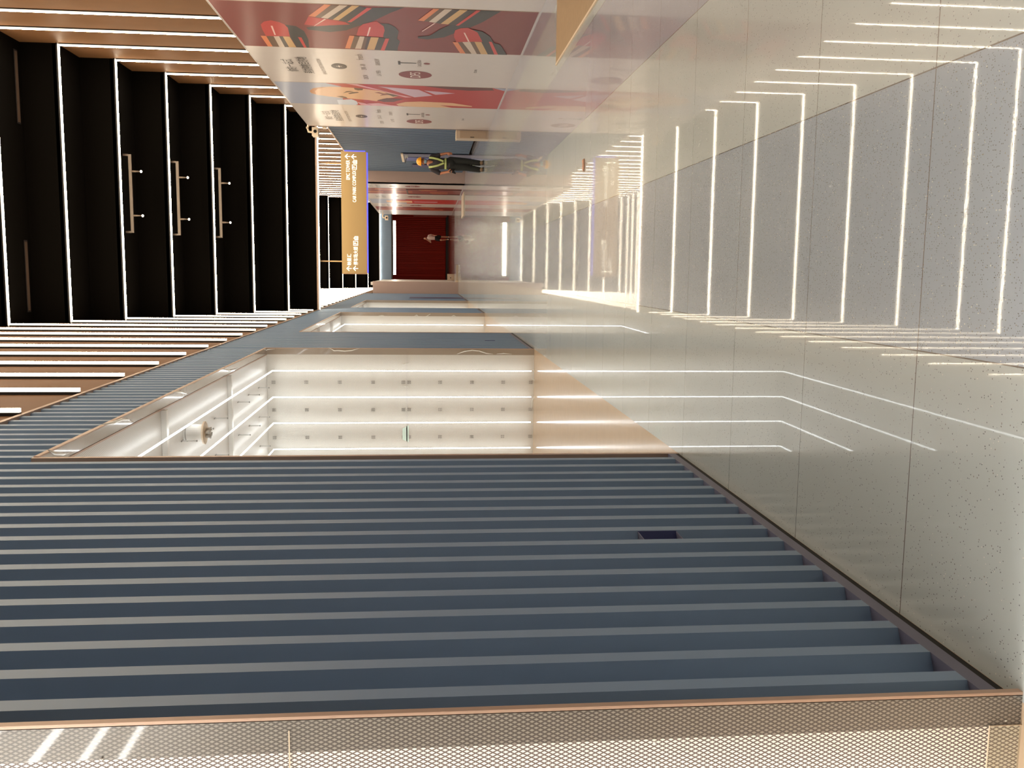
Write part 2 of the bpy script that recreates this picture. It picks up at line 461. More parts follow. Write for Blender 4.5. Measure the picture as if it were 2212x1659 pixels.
for pl in ([(710, 751), (722, 757.5), (730, 757), (745, 758.5), (760, 757), (777, 752)], [(987, 765), (1003, 759), (1020, 756.5), (1035, 758), (1050, 763), (1065, 765)],
           [(1073, 764.5), (1088, 763.5), (1106, 765)], [(560, 757), (568, 760), (578, 755), (594, 754)],
           [(869, 788), (883, 784)], [(869, 832.5), (876, 835.5), (883, 836.5)]):
    glint(pl, 1, y1 - 0.006, n1, 0.007)
for pl in ([(1150, 797), (1160, 808), (1169, 797)], [(1148, 818), (1160, 824), (1174, 817)], [(1147, 884), (1150, 865), (1160, 847), (1169, 863), (1172, 884)]):
    glint(pl, 1, y1 - 0.05, n1, 0.006)
for pl in ([(104, 972), (118, 979), (135, 981), (155, 977)], [(220, 917), (245, 913), (262, 906), (275, 906), (290, 912)], [(375, 847), (390, 846), (400, 850), (408, 850)], [(482, 796), (497, 800), (513, 796)]):
    glint(pl, 2, HEAD - 0.006, n1, 0.012)
for pl in ([(818, 682), (825, 681.5), (832, 682.5)], [(895, 683), (900, 680.5), (905, 684)], [(920, 684), (930, 678)], [(975, 683.5), (980, 681.5), (986, 684)]):
    glint(pl, 1, OPEN[2][1] - 0.006, n2, 0.009)
# hooks hanging from the wide niche's ceiling
hk = 0
for xx in (-1.58, -1.978, -2.378, -2.75):
    for yy in (5.9, 6.6, 7.3, 8.45, 9.1, 9.75, 10.95, 11.6, 12.3):
        g = MB(); g.tube([(xx, yy, HEAD), (xx, yy, HEAD - 0.13)], 0.006, M['hook'], 6)
        g.box(xx - 0.006, xx + 0.006, yy - 0.03, yy + 0.03, HEAD - 0.006, HEAD, M['ink'])
        g.tube([(xx, yy, HEAD - 0.13), (xx, yy, HEAD - 0.14)], 0.009, M['ink'], 8)
        g.build('ceiling_hook', n1)
# mesh niche: small number cards and screws
g = MB(); y0n = OPEN[0][1] - 0.003
for z, xx in ((1.45, -1.165), (1.86, -1.16), (0.98, -1.17), (2.32, -1.16)):
    g = MB(); g.ball((xx, y0n - 0.002, z), (0.0035, 0.003, 0.0035), M['glint'], 8, 6); g.build('screw_head', n0, True)
g = MB(); a = on(1, y0n, 2137, 1568); g.box(a.x - 0.2, a.x, y0n - 0.003, y0n, 0.001, a.z, M['white'])
hm = mat('frosted_card_sleeve', srgb(190, 178, 150), 0.3)
hm.node_tree.nodes['Principled BSDF'].inputs['Alpha'].default_value = 0.2
g.mats = [hm]; g.build('card_sleeve', n0)
g = MB(); g.box(a.x - 0.2, a.x + 0.002, y0n - 0.004, y0n, a.z, a.z + 0.0015, M['plyedge']); g.box(a.x, a.x + 0.0015, y0n - 0.004, y0n, 0, a.z, M['plyedge']); g.build('sleeve_edge', n0)
for px in ((2173, 1557), (2173, 1575)):
    c = on(1, y0n, *px); g = MB(); g.ball(c, (0.002, 0.002, 0.004), M['glint'], 8, 6); g.build('screw_head', n0, True)
b = on(1, y0n, 626, 1600)
B(DEEP, XL - 0.005, y0n - 0.0015, y0n, b.z, b.z + 0.003, M['plyedge']).build('panel_seam', n0)

# hanging drum lamp inside the wide niche
c = Vector((-1.526, 8.57, HEAD))
t = thing('drum_lamp', (c.x, c.y, HEAD), 'white drum lamp with flared rim hanging from the wide niche ceiling', 'lamp')
g = MB(); R = 0.08
g.loft([[(c.x + rr * math.cos(q), c.y + rr * math.sin(q), z) for q in [math.pi * 2 * j / 24 for j in range(24)]] for z, rr in ((HEAD, R), (3.64, R), (3.635, R * 0.9))], M['white']); g.build('drum', t, False)
g = MB(); g.loft([[(c.x + rr * math.cos(q), c.y + rr * math.sin(q), z) for q in [math.pi * 2 * j / 24 for j in range(24)]] for z, rr in ((3.64, R), (3.63, 0.108), (3.615, 0.108), (3.61, 0.06))], M['cctv']); g.build('rim', t)
g = MB()
for q in range(4):
    an = q * 1.57 + .4; g.tube([(c.x + .03 * math.cos(an), c.y + .03 * math.sin(an), 3.61), (c.x + .04 * math.cos(an), c.y + .04 * math.sin(an), 3.56)], [0.015, 0.018], M['hook'], 8)
g.build('lens_cluster', t, True)
g = MB(); g.tube([(c.x + R * 1.004 * math.cos(q), c.y + R * 1.004 * math.sin(q), 3.78) for q in [math.pi * 2 * j / 24 for j in range(25)]], 0.004, M['ink'], 6); g.build('cable_ring', t)

# ------------------------------------------------------------------ portal light frames and stepped ceiling
ORD = ['first', 'second', 'third', 'fourth', 'fifth', 'sixth', 'seventh', 'eighth', 'ninth', 'tenth', 'eleventh', 'twelfth', 'thirteenth', 'fourteenth', 'fifteenth', 'sixteenth', 'seventeenth', 'eighteenth']
WID = 0.036
for i, (yy, zz) in frames.items():
    if i == -1: lab = 'full-width glowing strip under the low beam just above the hanging tan sign'
    elif 0 <= i <= 15: lab = 'glowing light portal across the dark stepped ceiling, %s one up from the low beam' % ORD[i]
    elif i > 15: lab = 'glowing light portal of the high ceiling above and behind the lens'
    elif i <= -25: lab = 'distant glowing portal above the tan sign, %s one from the far blue header' % ORD[-30 + 1 - min(frames) + (i - min(frames)) + (min(frames) + 29) if False else i - min(frames)]
    else: lab = 'warm light portal packed densely on the side walls beyond the low beam'
    grp = 'light portals along the corridor ceiling' if (0 <= i <= 15) else ('light portals behind the lens' if i > 15 else ('dense light portals beyond the low beam' if -25 < i < -1 else None))
    t = thing('light_portal', (XL, yy, ZW), lab, 'light strip', grp)
    h = MB(); l = MB()
    zl = ZW + 0.035
    zr = 4.33
    tall = zz > zl + 0.1
    def lit(x0, x1, z0, z1, face):
        l.box(x0, x1, yy, yy + WID, z0, z1, M['ledside'])
        l.m[-6 + face] = l.mi(M['led'])
    if tall:
        h.box(XL - 0.005, XL + 0.022, yy, yy + WID, zl, zz + 0.06, M['housing'])
        lit(XL + 0.022, XL + 0.052, zl, zz, 3)
        h.box(XR - 0.022, XR, yy, yy + WID, zr, zz + 0.06, M['housing'])
        lit(XR - 0.052, XR - 0.022, zr, zz, 5)
    h.box(XL - 0.005, XR, yy, yy + WID, zz + 0.03, zz + 0.06, M['housing'])
    lit(XL, XR, zz, zz + 0.03, 0)
    h.build('housing', t); l.build('diffuser', t)

ks = sorted(frames)
for i in ks:
    yy, zz = frames[i]
    if i + 1 not in frames: continue
    ya, za = frames[i + 1]                # nearer frame
    if i == ks[0] or abs(za - zz) > 0.05 or i == -2:
        zc = max(za, zz) + 0.06
        structure(B(XL - 0.01, XR + 0.01, ya + WID, yy + WID, zc, zc + 0.08, M['soffit']).build('ceiling'))
        if za > zz: structure(B(XL - 0.01, XR + 0.01, yy + WID, yy + WID + 0.05, zz + 0.06, za + 0.06, M['soffit']).build('ceiling'))
        else: structure(B(XL - 0.01, XR + 0.01, ya + WID - 0.05, ya + WID, za + 0.06, zz + 0.06, M['soffit']).build('ceiling'))
first_flat = [i for i in ks if i >= 0 and frames[i][1] == FLAT][0]
structure(B(XL - 0.01, XR + 0.01, -12, frames[first_flat][0] + WID, FLAT + 0.06, FLAT + 0.14, M['soffit']).build('ceiling'))
far_flat = [i for i in ks if i < -2 and frames[i][1] == FLAT]
structure(B(XL - 0.01, XR + 0.01, frames[-2][0] + WID, frames[far_flat[0]][0] + WID, FLAT + 0.06, FLAT + 0.14, M['soffit']).build('ceiling'))

# low beam edge
yb = frames[-1][0]
structure(B(XL, XR, yb - 0.10, yb - 0.002, 4.545, 4.58, M['copper']).build('trim_2'))
structure(B(XR - 0.001, XR + 0.2, -12, YLAST + 0.6, 0.0, 9.8, M['brown']).build('wall_right'))

# slot grilles in the soffit
for k_, ((x0, y0), (x1, y1), lab) in enumerate((((76, 133), (91, 282), 'dim slot grille in the top ceiling step, towards the poster side'),
                                              ((97, 525), (112, 666), 'dim slot grille in the top ceiling step, towards the slatted side'))):
    a = on(2, 9.265, x0, y0); b = on(2, 9.265, x1, y1); ym = (a.y + b.y) / 2
    ym = min(max(ym, 17.72), 18.45)
    t = thing('slot_grille', ((a.x + b.x) / 2, ym, 9.27), lab, 'ceiling grille')
    xa, xb = min(a.x, b.x), max(a.x, b.x)
    B(xa, xb, ym - 0.05, ym + 0.05, 9.262, 9.272, M['slotmat']).build('face', t)
    B(xa - 0.03, xb + 0.03, ym - 0.075, ym + 0.075, 9.267, 9.273, M['housing']).build('surround', t)

# suspended sprinkler bars, heads with an added glow
for (yy, zb, lab) in ((20.11, 7.775, 'thin ceiling bar with two small sprinkler heads, nearest of the three'),
                      (21.22, 7.10, 'thin ceiling bar with two small sprinkler heads, middle one of the three'),
                      (22.40, 6.44, 'thin ceiling bar with two small sprinkler heads, farthest and lowest of the three')):
    t = thing('sprinkler_bar', (1.55, yy, zb), lab, 'spot bar', 'spot bars under the stepped ceiling')
    B(0.74, 2.37, yy - 0.018, yy + 0.018, zb - 0.03, zb + 0.03, M['pipe']).build('bar', t)
    for x in (0.755, 2.355):
        B(x - 0.02, x + 0.02, yy - 0.02, yy + 0.02, zb + 0.03, zb + 0.136, M['pipe']).build('bracket', t)
    for x in (1.10, 2.02):
        g = MB(); g.tube([(x, yy, zb - 0.03), (x, yy, zb - 0.20)], [0.022, 0.012], M['pipe'], 8); s_ = g.build('stem', t, True)
        g = MB(); g.ball((x, yy, zb - 0.22), (0.028, 0.028, 0.024), M['head_glow'], 12, 8); g.build('sprinkler', s_, True)

# ------------------------------------------------------------------ hoarding with cosmetics posters
def hoarding(y0, y1, ztop, label):
    t = thing('hoarding', (XH, (y0 + y1) / 2, 0), label, 'hoarding')
    global PANEL, PANEL2
    PANEL2 = B(XH, XH + 0.05, y0, y1, 0.0, ztop, M['hoard']).build('panel', t)
    B(XH - 0.004, XH + 0.054, y0, y1, ztop, ztop + 0.012, M['hoard']).build('top_cap', t)
    return t


hd = hoarding(-8, 23.3, 4.46, 'long glossy white hoarding with lipstick and portrait posters, beside the corridor')
B(XH - 0.003, XREC, 23.3, 23.34, 0.0, 4.46, M['hoardedge']).build('end_return', hd)
PANEL = PANEL2
hd2 = hoarding(37.9, 58.3, 4.5, 'far glossy hoarding with red and white posters behind the man')

FL = {}


def flat(name, c, rough=0.3):
    if name not in FL: FL[name] = mat('print_' + name, srgb(*c), rough + 0.1, spec=0.15, coat=0.3, coat_rough=0.2)
    return FL[name]


PC = dict(maroon=(126, 44, 40), bullet=(190, 50, 46), orange=(222, 130, 84), bronze=(104, 74, 52), silver=(206, 186, 170), umber=(66, 50, 42), tan=(208, 166, 112),
          shadow=(52, 44, 42), sliver=(204, 64, 58), shine=(236, 196, 190), sky=(158, 164, 186), skin=(222, 176, 138), hair=(96, 66, 48), jacket=(176, 44, 42), stripe=(222, 164, 176),
          lilac=(200, 172, 192), darkred=(92, 40, 38), lips=(150, 84, 66), tan2=(196, 140, 96), cloud=(198, 208, 226), greyp=(176, 172, 178))


def picture(parent, y0, y1, zt, zb, bg, shapes, x=XH):
    g = MB(); xx = x - 0.002
    g.poly([(xx, y1, zb), (xx, y0, zb), (xx, y0, zt), (xx, y1, zt)], flat(bg, PC[bg]))
    k = 1
    for colour, pts in shapes:
        P = []
        for p in pts:
            w = on(0, x, *p); P.append((x - 0.002 - 0.00015 * k, min(max(w.y, y0), y1), min(max(w.z, zb), zt)))
        g.poly(P, flat(colour, PC[colour])); k += 1
    return g.build('printed_picture', parent)


def z2(pts): return [(440 + a / 5.53, b / 5.53) for a, b in pts]
def z3(pts): return [(760 + a / 5.53, b / 5.53) for a, b in pts]
def z4(pts): return [(560 + a / 5.53, 100 + b / 5.53) for a, b in pts]


lip = [
    ('shadow', z2([(950, 290), (1100, 310), (1200, 370), (1250, 470), (1260, 566), (1110, 562), (1030, 430), (1000, 350)])),
    ('bullet', z2([(680, 290), (720, 255), (800, 240), (900, 262), (965, 290), (1005, 330), (1030, 432), (745, 430), (700, 350)])),
    ('orange', z2([(680, 425), (745, 427), (825, 555), (768, 552)])), ('bronze', z2([(745, 427), (835, 430), (905, 558), (825, 555)])),
    ('silver', z2([(835, 430), (900, 430), (970, 560), (905, 558)])), ('umber', z2([(900, 430), (945, 432), (1020, 560), (970, 560)])),
    ('tan', z2([(945, 432), (1025, 435), (1105, 562), (1020, 560)])), ('sliver', z2([(1125, 440), (1168, 445), (1230, 566), (1198, 565)])),
    ('shine', z2([(800, 305), (822, 305), (862, 415), (845, 415)])),
    # tilted pair at the near side, upper
    ('shadow', z2([(1500, 290), (1720, 262), (2010, 90), (2400, 80), (2230, 150), (2000, 260), (1780, 330), (1700, 360), (1500, 380), (1250, 350), (1225, 325)])),
    ('bullet', z2([(1250, 195), (1540, 235), (1690, 262), (1750, 290), (1500, 300), (1350, 310), (1200, 290)])),
    ('orange', z2([(1250, 190), (1330, 200), (1520, 55), (1440, 45)])), ('bronze', z2([(1330, 200), (1400, 210), (1620, 57), (1520, 55)])),
    ('silver', z2([(1400, 210), (1480, 220), (1720, 62), (1620, 57)])), ('umber', z2([(1480, 220), (1540, 232), (1770, 64), (1720, 62)])),
    ('tan', z2([(1540, 232), (1612, 240), (1860, 66), (1770, 64)])), ('shadow', z2([(1612, 240), (1718, 262), (1960, 92), (1860, 66)])),
    ('sliver', z2([(1715, 260), (1762, 262), (2010, 95), (1950, 90)])), ('shine', z2([(1315, 312), (1325, 300), (1440, 222), (1465, 225)])),
    # second upright
    ('shadow', z3([(330, 275), (440, 280), (520, 320), (560, 370), (540, 460), (575, 490), (550, 560), (545, 603), (390, 598), (380, 435), (380, 350)])),
    ('bullet', z3([(55, 420), (80, 330), (130, 285), (230, 260), (300, 250), (330, 275), (380, 310), (392, 360), (370, 440)])),
    ('orange', z3([(-28, 420), (30, 425), (-20, 575), (-80, 572)])), ('bronze', z3([(30, 425), (95, 430), (38, 578), (-20, 575)])),
    ('silver', z3([(95, 430), (152, 432), (110, 580), (38, 578)])), ('bronze', z3([(152, 432), (190, 435), (150, 585), (110, 580)])),
    ('umber', z3([(190, 435), (228, 437), (180, 587), (150, 585)])), ('tan', z3([(228, 437), (322, 443), (270, 590), (180, 587)])),
    ('umber', z3([(322, 443), (400, 452), (345, 596), (270, 590)])), ('sliver', z3([(402, 455), (447, 457), (390, 600), (343, 597)])),
    ('shine', z3([(208, 320), (228, 320), (195, 425), (178, 425)])),
    # tilted, middle
    ('shadow', z3([(1275, 300), (1540, 118), (1780, 130), (1560, 260), (1400, 330), (1230, 390), (1100, 440), (900, 465), (790, 452), (790, 432), (930, 422), (1050, 345), (1180, 290)])),
    ('orange', z3([(790, 238), (860, 247), (1045, 100), (975, 97)])), ('bronze', z3([(860, 247), (920, 255), (1110, 102), (1045, 100)])),
    ('silver', z3([(920, 255), (1000, 267), (1200, 104), (1110, 102)])), ('umber', z3([(1000, 267), (1060, 278), (1290, 107), (1200, 104)])),
    ('tan', z3([(1060, 278), (1150, 285), (1385, 110), (1290, 107)])), ('umber', z3([(1150, 285), (1240, 298), (1480, 117), (1385, 110)])),
    ('sliver', z3([(1240, 298), (1278, 300), (1540, 120), (1490, 118)])), ('shine', z3([(835, 365), (980, 270), (1000, 272), (842, 372)])),
    # third upright
    ('shadow', z3([(1430, 345), (1560, 370), (1650, 430), (1700, 510), (1770, 525), (1800, 570), (1850, 658), (1745, 648), (1560, 492)])),
    ('bullet', z3([(1220, 400), (1235, 355), (1300, 330), (1390, 325), (1430, 345), (1500, 380), (1560, 492), (1250, 497), (1222, 440)])),
    ('orange', z3([(1203, 495), (1265, 497), (1357, 640), (1295, 637)])), ('bronze', z3([(1265, 497), (1320, 495), (1430, 642), (1357, 640)])),
    ('silver', z3([(1320, 495), (1412, 493), (1492, 645), (1430, 642)])), ('bronze', z3([(1412, 493), (1465, 492), (1540, 648), (1492, 645)])),
    ('tan', z3([(1465, 492), (1547, 495), (1622, 649), (1540, 648)])), ('shadow', z3([(1547, 495), (1640, 492), (1712, 652), (1622, 649)])),
    ('sliver', z3([(1635, 490), (1672, 493), (1745, 646), (1702, 645)])), ('shine', z3([(1335, 383), (1352, 383), (1407, 490), (1388, 490)])),
]
picture(hd, 12.82, 15.285, 4.44, 0.02, 'maroon', lip)
woman = [
    ('jacket', z4([(780, 416), (1400, 432), (1400, 735), (1180, 728), (1170, 640), (1000, 640), (980, 480)])),
    ('jacket', z3([(0, 988), (1690, 1040), (1860, 1090), (1860, 1320), (1760, 1320), (580, 1285), (60, 1272), (60, 1220), (20, 1190)])),
    ('darkred', z3([(850, 1010), (1680, 1040), (1700, 1080), (1400, 1082), (1150, 1065)])),
    ('cloud', z4([(930, 640), (1100, 630), (1165, 655), (1180, 690), (1165, 722), (960, 712)])),
    ('skin', z4([(600, 530), (640, 500), (720, 487), (850, 480), (1000, 485), (1130, 495), (1300, 512), (1450, 532), (1600, 570), (1668, 590), (1600, 612), (1480, 625), (1400, 655), (1300, 640), (1170, 630), (1000, 615), (850, 600), (700, 580), (620, 558)])),
    ('tan2', z4([(600, 530), (640, 502), (720, 489), (800, 486), (700, 505), (665, 535), (680, 572), (620, 556)])),
    ('hair', z4([(1130, 494), (1240, 502), (1235, 522), (1180, 525), (1140, 515)])),
    ('hair', z4([(1000, 558), (1040, 535), (1090, 532), (1130, 540), (1080, 543), (1035, 550)])),
    ('hair', z4([(1060, 560), (1110, 545), (1180, 543), (1190, 552), (1130, 562), (1080, 568)])),
    ('hair', z4([(920, 595), (990, 592), (1040, 605), (1060, 625), (1000, 612)])),
    ('lips', z4([(1375, 550), (1430, 545), (1480, 560), (1560, 568), (1620, 580), (1520, 580), (1440, 588), (1470, 570)])),
    ('hair', z4([(1500, 555), (1600, 572), (1670, 590), (1600, 600), (1560, 583)])),
    ('stripe', z3([(-80, 990), (60, 1000), (560, 1130), (720, 1160), (640, 1162), (380, 1090), (0, 1010)])),
    ('lilac', z3([(310, 1030), (800, 1070), (965, 1140), (750, 1160), (420, 1055)])),
    ('lilac', z3([(860, 1078), (1130, 1102), (1235, 1115), (1000, 1130)])),
    ('darkred', z3([(300, 1195), (420, 1170), (620, 1180), (500, 1215), (380, 1215)])),
    ('skin', z3([(530, 1242), (640, 1215), (820, 1210), (1200, 1228), (1435, 1265), (1435, 1275), (1050, 1255), (1200, 1290), (700, 1283), (560, 1262)])),
    ('stripe', z3([(180, 1235), (320, 1228), (440, 1250), (620, 1285), (420, 1280), (250, 1262)])),
    ('stripe', z3([(60, 1215), (130, 1225), (250, 1275), (200, 1278), (110, 1250)])),
]
picture(hd, 18.03, 20.27, 4.44, 0.02, 'sky', woman)
tab = z3([(1685, 1037), (1705, 1082), (1990, 1090), (2030, 1055)])
# seams between poster sheets
for yv in (12.81, 15.29, 18.02, 20.28):
    B(XH - 0.0025, XH, yv - 0.006, yv + 0.006, 0.02, 4.44, flat('seam', (196, 176, 160))).build('sheet_seam', hd)


def wtext(body, cx, cy, hgt, wid, colour, parent_mb, x=XH):
    """cx, cy in frame pixels; world size hgt (vertical) x wid (along the wall)"""
    p = on(0, x, cx, cy)
    text_polys(body, colour, parent_mb, lambda a, b: (x - 0.003, -a, b), hgt, -p.y, p.z, wid)


def oval(mb, cx, cy, ry, rz, colour, x=XH, dx=0.0025):
    p = on(0, x, cx, cy); mb.poly([(x - dx, p.y + ry * math.cos(q), p.z + rz * math.sin(q)) for q in [2 * math.pi * j / 32 for j in range(32)][::-1]], colour)


ink = flat('ink', (70, 62, 60)); inkg = flat('soft_ink', (140, 124, 116)); dfs = flat('wine', (128, 52, 54)); wht = flat('paper', (236, 226, 220))
for (sx, sy, pos) in ((1, 1, dict(h1=(626, 141), h2=(659, 141), sub=(695, 144), disc=(732.5, 143), b1=(776, 123), b2=(785, 145), b3=(790, 166), b4=(815, 134), b5=(818, 158), ov=(897, 161.5), T=(879.5, 136), G=(906, 137), dot=(922, 137.5), q=(1020, 154), lineq=(1027, 154))),
                      (.8, .9, dict(h1=(707, 249), h2=(728, 249.5), sub=(752, 251), disc=(781, 251), b1=(817, 240), b2=(820, 253), b3=(825, 264), b4=(844, 245), b5=(848, 260), ov=(905.5, 262.5), T=(893, 247), G=(913, 248), dot=(924, 248), q=(995, 257.5), lineq=(1000, 258)))):
    k = 1.0 if sx == 1 else 1.15
    for body, key, hh, ww, colr in (('你的一站式', 'h1', .2, .95 * k, ink if sx == 1 else inkg), ('美妆购物目的地', 'h2', .2, 1.25 * k, ink), ('BEAUTY DESTINATION', 'sub', .07, 1.2 * k, inkg), ('fresh', 'b1', .12, .40, inkg),
                                    ('SK-II', 'b2', .09, .42, inkg), ('DIOR', 'b3', .09, .36, inkg), ('GIVENCHY', 'b4', .08, .5, inkg), ('LA MER', 'b5', .08, .45, inkg), ('GALLERIA', 'G', .07, .5 * k, inkg), ('T', 'T', .31, .27, ink), ('SCAN', 'lineq', .05, .26, ink)):
        g = MB(); wtext(body, *pos[key], hh, ww, colr, g); g.build('printed_text', PANEL)
    g = MB(); oval(g, *pos['disc'], 0.21, 0.135, ink); bd = g.build('printed_badge', PANEL); g = MB(); wtext('+', *pos['disc'], 0.1, 0.12, wht, g, XH - 0.001)
    g.build('printed_text', PANEL)
    g = MB(); oval(g, *pos['ov'], 0.32, 0.30, dfs); g.build('printed_badge', PANEL); g = MB(); wtext('DFS', *pos['ov'], 0.19, 0.42, wht, g, XH - 0.001); g.build('printed_text', PANEL)
    g = MB(); oval(g, *pos['dot'], 0.06, 0.055, dfs); g.build('printed_badge', PANEL)

# far hoarding: alternating poster sheets
def far_sheet(y0, y1, kind):
    g = MB(); xx = XH - 0.004
    def quad(ya, yb, za, zb, c, k): g.poly([(xx - 0.0005 * k, yb, za), (xx - 0.0005 * k, ya, za), (xx - 0.0005 * k, ya, zb), (xx - 0.0005 * k, yb, zb)], flat(c, PC[c]))
    quad(y0, y1, 0.03, 4.4, {'lip': 'maroon', 'woman': 'sky', 'grey': 'greyp'}[kind], 0)
    L = y1 - y0
    if kind == 'lip':
        for k, (a, z, h) in enumerate(((0.15, 2.9, .9), (0.55, 2.2, .7), (0.2, 1.1, .8), (0.62, 0.6, .8), (0.6, 3.5, .7))):
            quad(y0 + L * a, y0 + L * (a + .1), z, z + h, 'orange', 1 + 3 * k); quad(y0 + L * (a + .1), y0 + L * (a + .2), z, z + h, 'umber', 2 + 3 * k); quad(y0 + L * (a + .2), y0 + L * (a + .28), z, z + h * .9, 'bullet', 3 + 3 * k)
    if kind == 'woman':
        quad(y0, y1, 0.03, 2.6, 'jacket', 1); quad(y0 + .3 * L, y0 + .75 * L, 2.3, 3.6, 'skin', 2); quad(y0 + .1 * L, y0 + .35 * L, 1.6, 3.3, 'jacket', 3)
        quad(y0 + .5 * L, y0 + .6 * L, 1.0, 2.2, 'lilac', 4)
    g.build('printed_picture', hd2)


for a, b, k in ((39.9, 42.8, 'lip'), (45.9, 48.8, 'woman'), (51.3, 54.1, 'lip'), (54.6, 58.2, 'grey')): far_sheet(a, b, k)
for yc in (39.0, 44.4, 50.1):
    for cz, ry, rz, c in ((2.15, 0.34, 0.32, dfs), (3.0, .2, .13, ink)):
        g = MB(); g.poly([(XH - 0.006, yc + ry * math.cos(q), cz + rz * math.sin(q)) for q in [2 * math.pi * j / 24 for j in range(24)][::-1]], c); g.build('printed_badge', PANEL2)
    for body, colr, hh, yo, zz, ww in (('DFS', wht, .19, 0, 2.15, .42), ('GALLERIA', inkg, .07, .7, 2.0, .6), ('你的一站式', ink, .2, 0, 3.9, 1.0), ('美妆购物目的地', ink, .2, 0, 3.6, 1.3)):
        g = MB(); text_polys(body, colr, g, lambda a, b: (XH - 0.009, -a, b), hh, -yc + yo, zz, ww); g.build('printed_text', PANEL2)
# service door standing proud in the far hoarding
dd = MB(); dd.box(XH - 0.02, XH, 40.3, 40.36, 0.03, 2.45, M['dark']); dd.box(XH - 0.02, XH, 40.36, 42.7, 2.40, 2.45, M['dark']); dd.box(XH - 0.02, XH, 42.7, 42.76, 0.03, 2.45, M['dark']); dd.build('service_door_gap', hd2)

# ------------------------------------------------------------------ recess on the right with pale blue slats
wr = MB(); slats(wr, M['fin_far'], XREC, 23.34, 37.9, 0.10, 4.33, -1, pitch=0.20, crest=0.08, depth=0.06, slope=0.02)
structure(wr.build('wall_right'))
structure(B(XREC - 0.01, XR - 0.001, 23.34, 38.0, 4.33, 4.37, M['copper']).build('trim_3'))
structure(B(XREC - 0.03, XREC + 0.03, 23.5, 31.3, 0.0, 0.05, M['dark']).build('baseboard_right'))
structure(B(XH, XREC + 0.21, 37.9, 38.1, 0.0, 4.46, M['pink']).build('wall_right'))
dr = MB(); dr.box(XREC - 0.045, XREC - 0.031, 31.9, 33.7, 0.0, 2.36, M['plinth']); dr.box(XREC - 0.06, XREC - 0.046, 32.75, 33.7, 0.0, 2.3, M['door'])
structure(dr.build('door_1'))
structure(B(XREC - 0.075, XREC - 0.03, 31.8, 34.0, 2.36, 2.44, M['plyedge']).build('trim_4'))
structure(B(XREC - 0.04, XREC - 0.031, 35.0, 35.9, 0.6, 2.1, M['navy']).build('window_1'))
t = thing('door_closer', (XREC - 0.1, 32.2, 2.25), 'small grey door closer at the top of the blue door', 'door closer')
B(XREC - 0.13, XREC - 0.046, 32.1, 32.4, 2.2, 2.3, M['hook']).build('body', t)
g = MB(); g.tube([(XREC - 0.12, 32.2, 2.25), (XREC - 0.30, 32.35, 2.3)], 0.012, M['dark'], 6); g.build('arm', t)

c0 = on(1, 23.5, 985.5, 288)
t = thing('cabinet', (3.46, 23.55, 0), 'low cream cabinet tucked behind the end of the long hoarding', 'cabinet')
B(3.33, 3.535, 23.36, 23.75, 0.0, 0.80, M['cream']).build('body', t)
B(3.345, 3.52, 23.352, 23.36, 0.05, 0.72, flat('cabinet_door', (172, 150, 130))).build('door', t)
B(3.36, 3.375, 23.34, 23.352, 0.36, 0.46, M['dark']).build('handle', t.children[-1] if t.children else t)
B(3.325, 3.538, 23.355, 23.76, 0.80, 0.82, M['plyedge']).build('top', t)

# ------------------------------------------------------------------ far end
structure(B(-1.10, -0.512, 45.0, 45.12, 0.0, 4.19, M['pink']).build('wall_left'))
structure(B(-0.70, -0.55, 45.12, 60.0, 0.0, 4.3, M['white']).build('wall_left'))
structure(B(-1.3, 6.0, 58.50, 58.7, 3.80, 4.56, M['fin_far']).build('wall_far'))
hb = MB()
x = -1.0
while x < 4.2:
    hb.box(x, x + 0.07, 58.47, 58.5, 3.82, 4.54, M['fin_far']); x += 0.16
structure(hb.build('wall_far'))
structure(B(-1.3, 6.0, 58.44, 58.72, 3.74, 3.80, M['dark']).build('trim_5'))
rw = MB(); rw.box(-3, 6.0, 69.2, 69.3, 0.12, 5.0, M['redwall'])
x = -2.9
while x < 5.9:
    w = 0.09 if random.random() < .8 else 0.2
    rw.box(x, x + w, 69.06, 69.2, 0.16, 5.0, M['redwall']); x += w + 0.05
structure(rw.build('wall_far'))
structure(B(-3, 6.0, 69.03, 69.2, 0.0, 0.12, M['dark']).build('baseboard_far'))
structure(B(-3, -0.85, 60.0, 69.2, 0, 5, M['redwall']).build('wall_left'))
structure(B(4.35, 5.0, 58.7, 69.2, 0, 5, M['redwall']).build('wall_right'))
structure(B(-3, 6.0, 58.7, 69.3, 5.0, 5.1, M['redwall']).build('ceiling'))
structure(B(3.9, 4.34, 66.5, 66.56, 0.1, 2.5, mat('dull_red_door', srgb(130, 48, 34), 0.4)).build('door_3'))
t = thing('ceiling_lamp', (1.7, 62.0, 4.0), 'long blown-out white light trough over the red wall', 'lamp')
B(-0.25, 3.35, 62.0, 62.12, 3.64, 3.80, mat('bright_trough', srgb(255, 250, 235), 0.5, emit=(1, 0.86, 0.7, 1), estr=20)).build('diffuser', t)
B(-0.3, 3.4, 61.95, 62.17, 3.80, 4.99, M['dark']).build('housing', t)
t = thing('floor_barrier', (-0.08, 45.5, 0), 'low pale floor rail lying across the far corridor by the rose pillar', 'rail')
B(-0.50, 0.34, 45.3, 45.42, 0.0, 0.10, M['cream']).build('rail', t)
B(-0.52, -0.44, 45.27, 45.45, 0.0, 0.13, M['plyedge']).build('foot', t)
t = thing('paper_box', (-0.36, 52.0, 0), 'small beige box by the red wall beside the far left jamb', 'box')
B(-0.50, -0.14, 52.0, 52.3, 0.0, 0.38, M['cream']).build('body', t); g = MB(); g.ball((-0.36, 51.995, 0.2), (0.03, 0.01, 0.03), M['dark'], 8, 6); g.build('hand_hole', t)

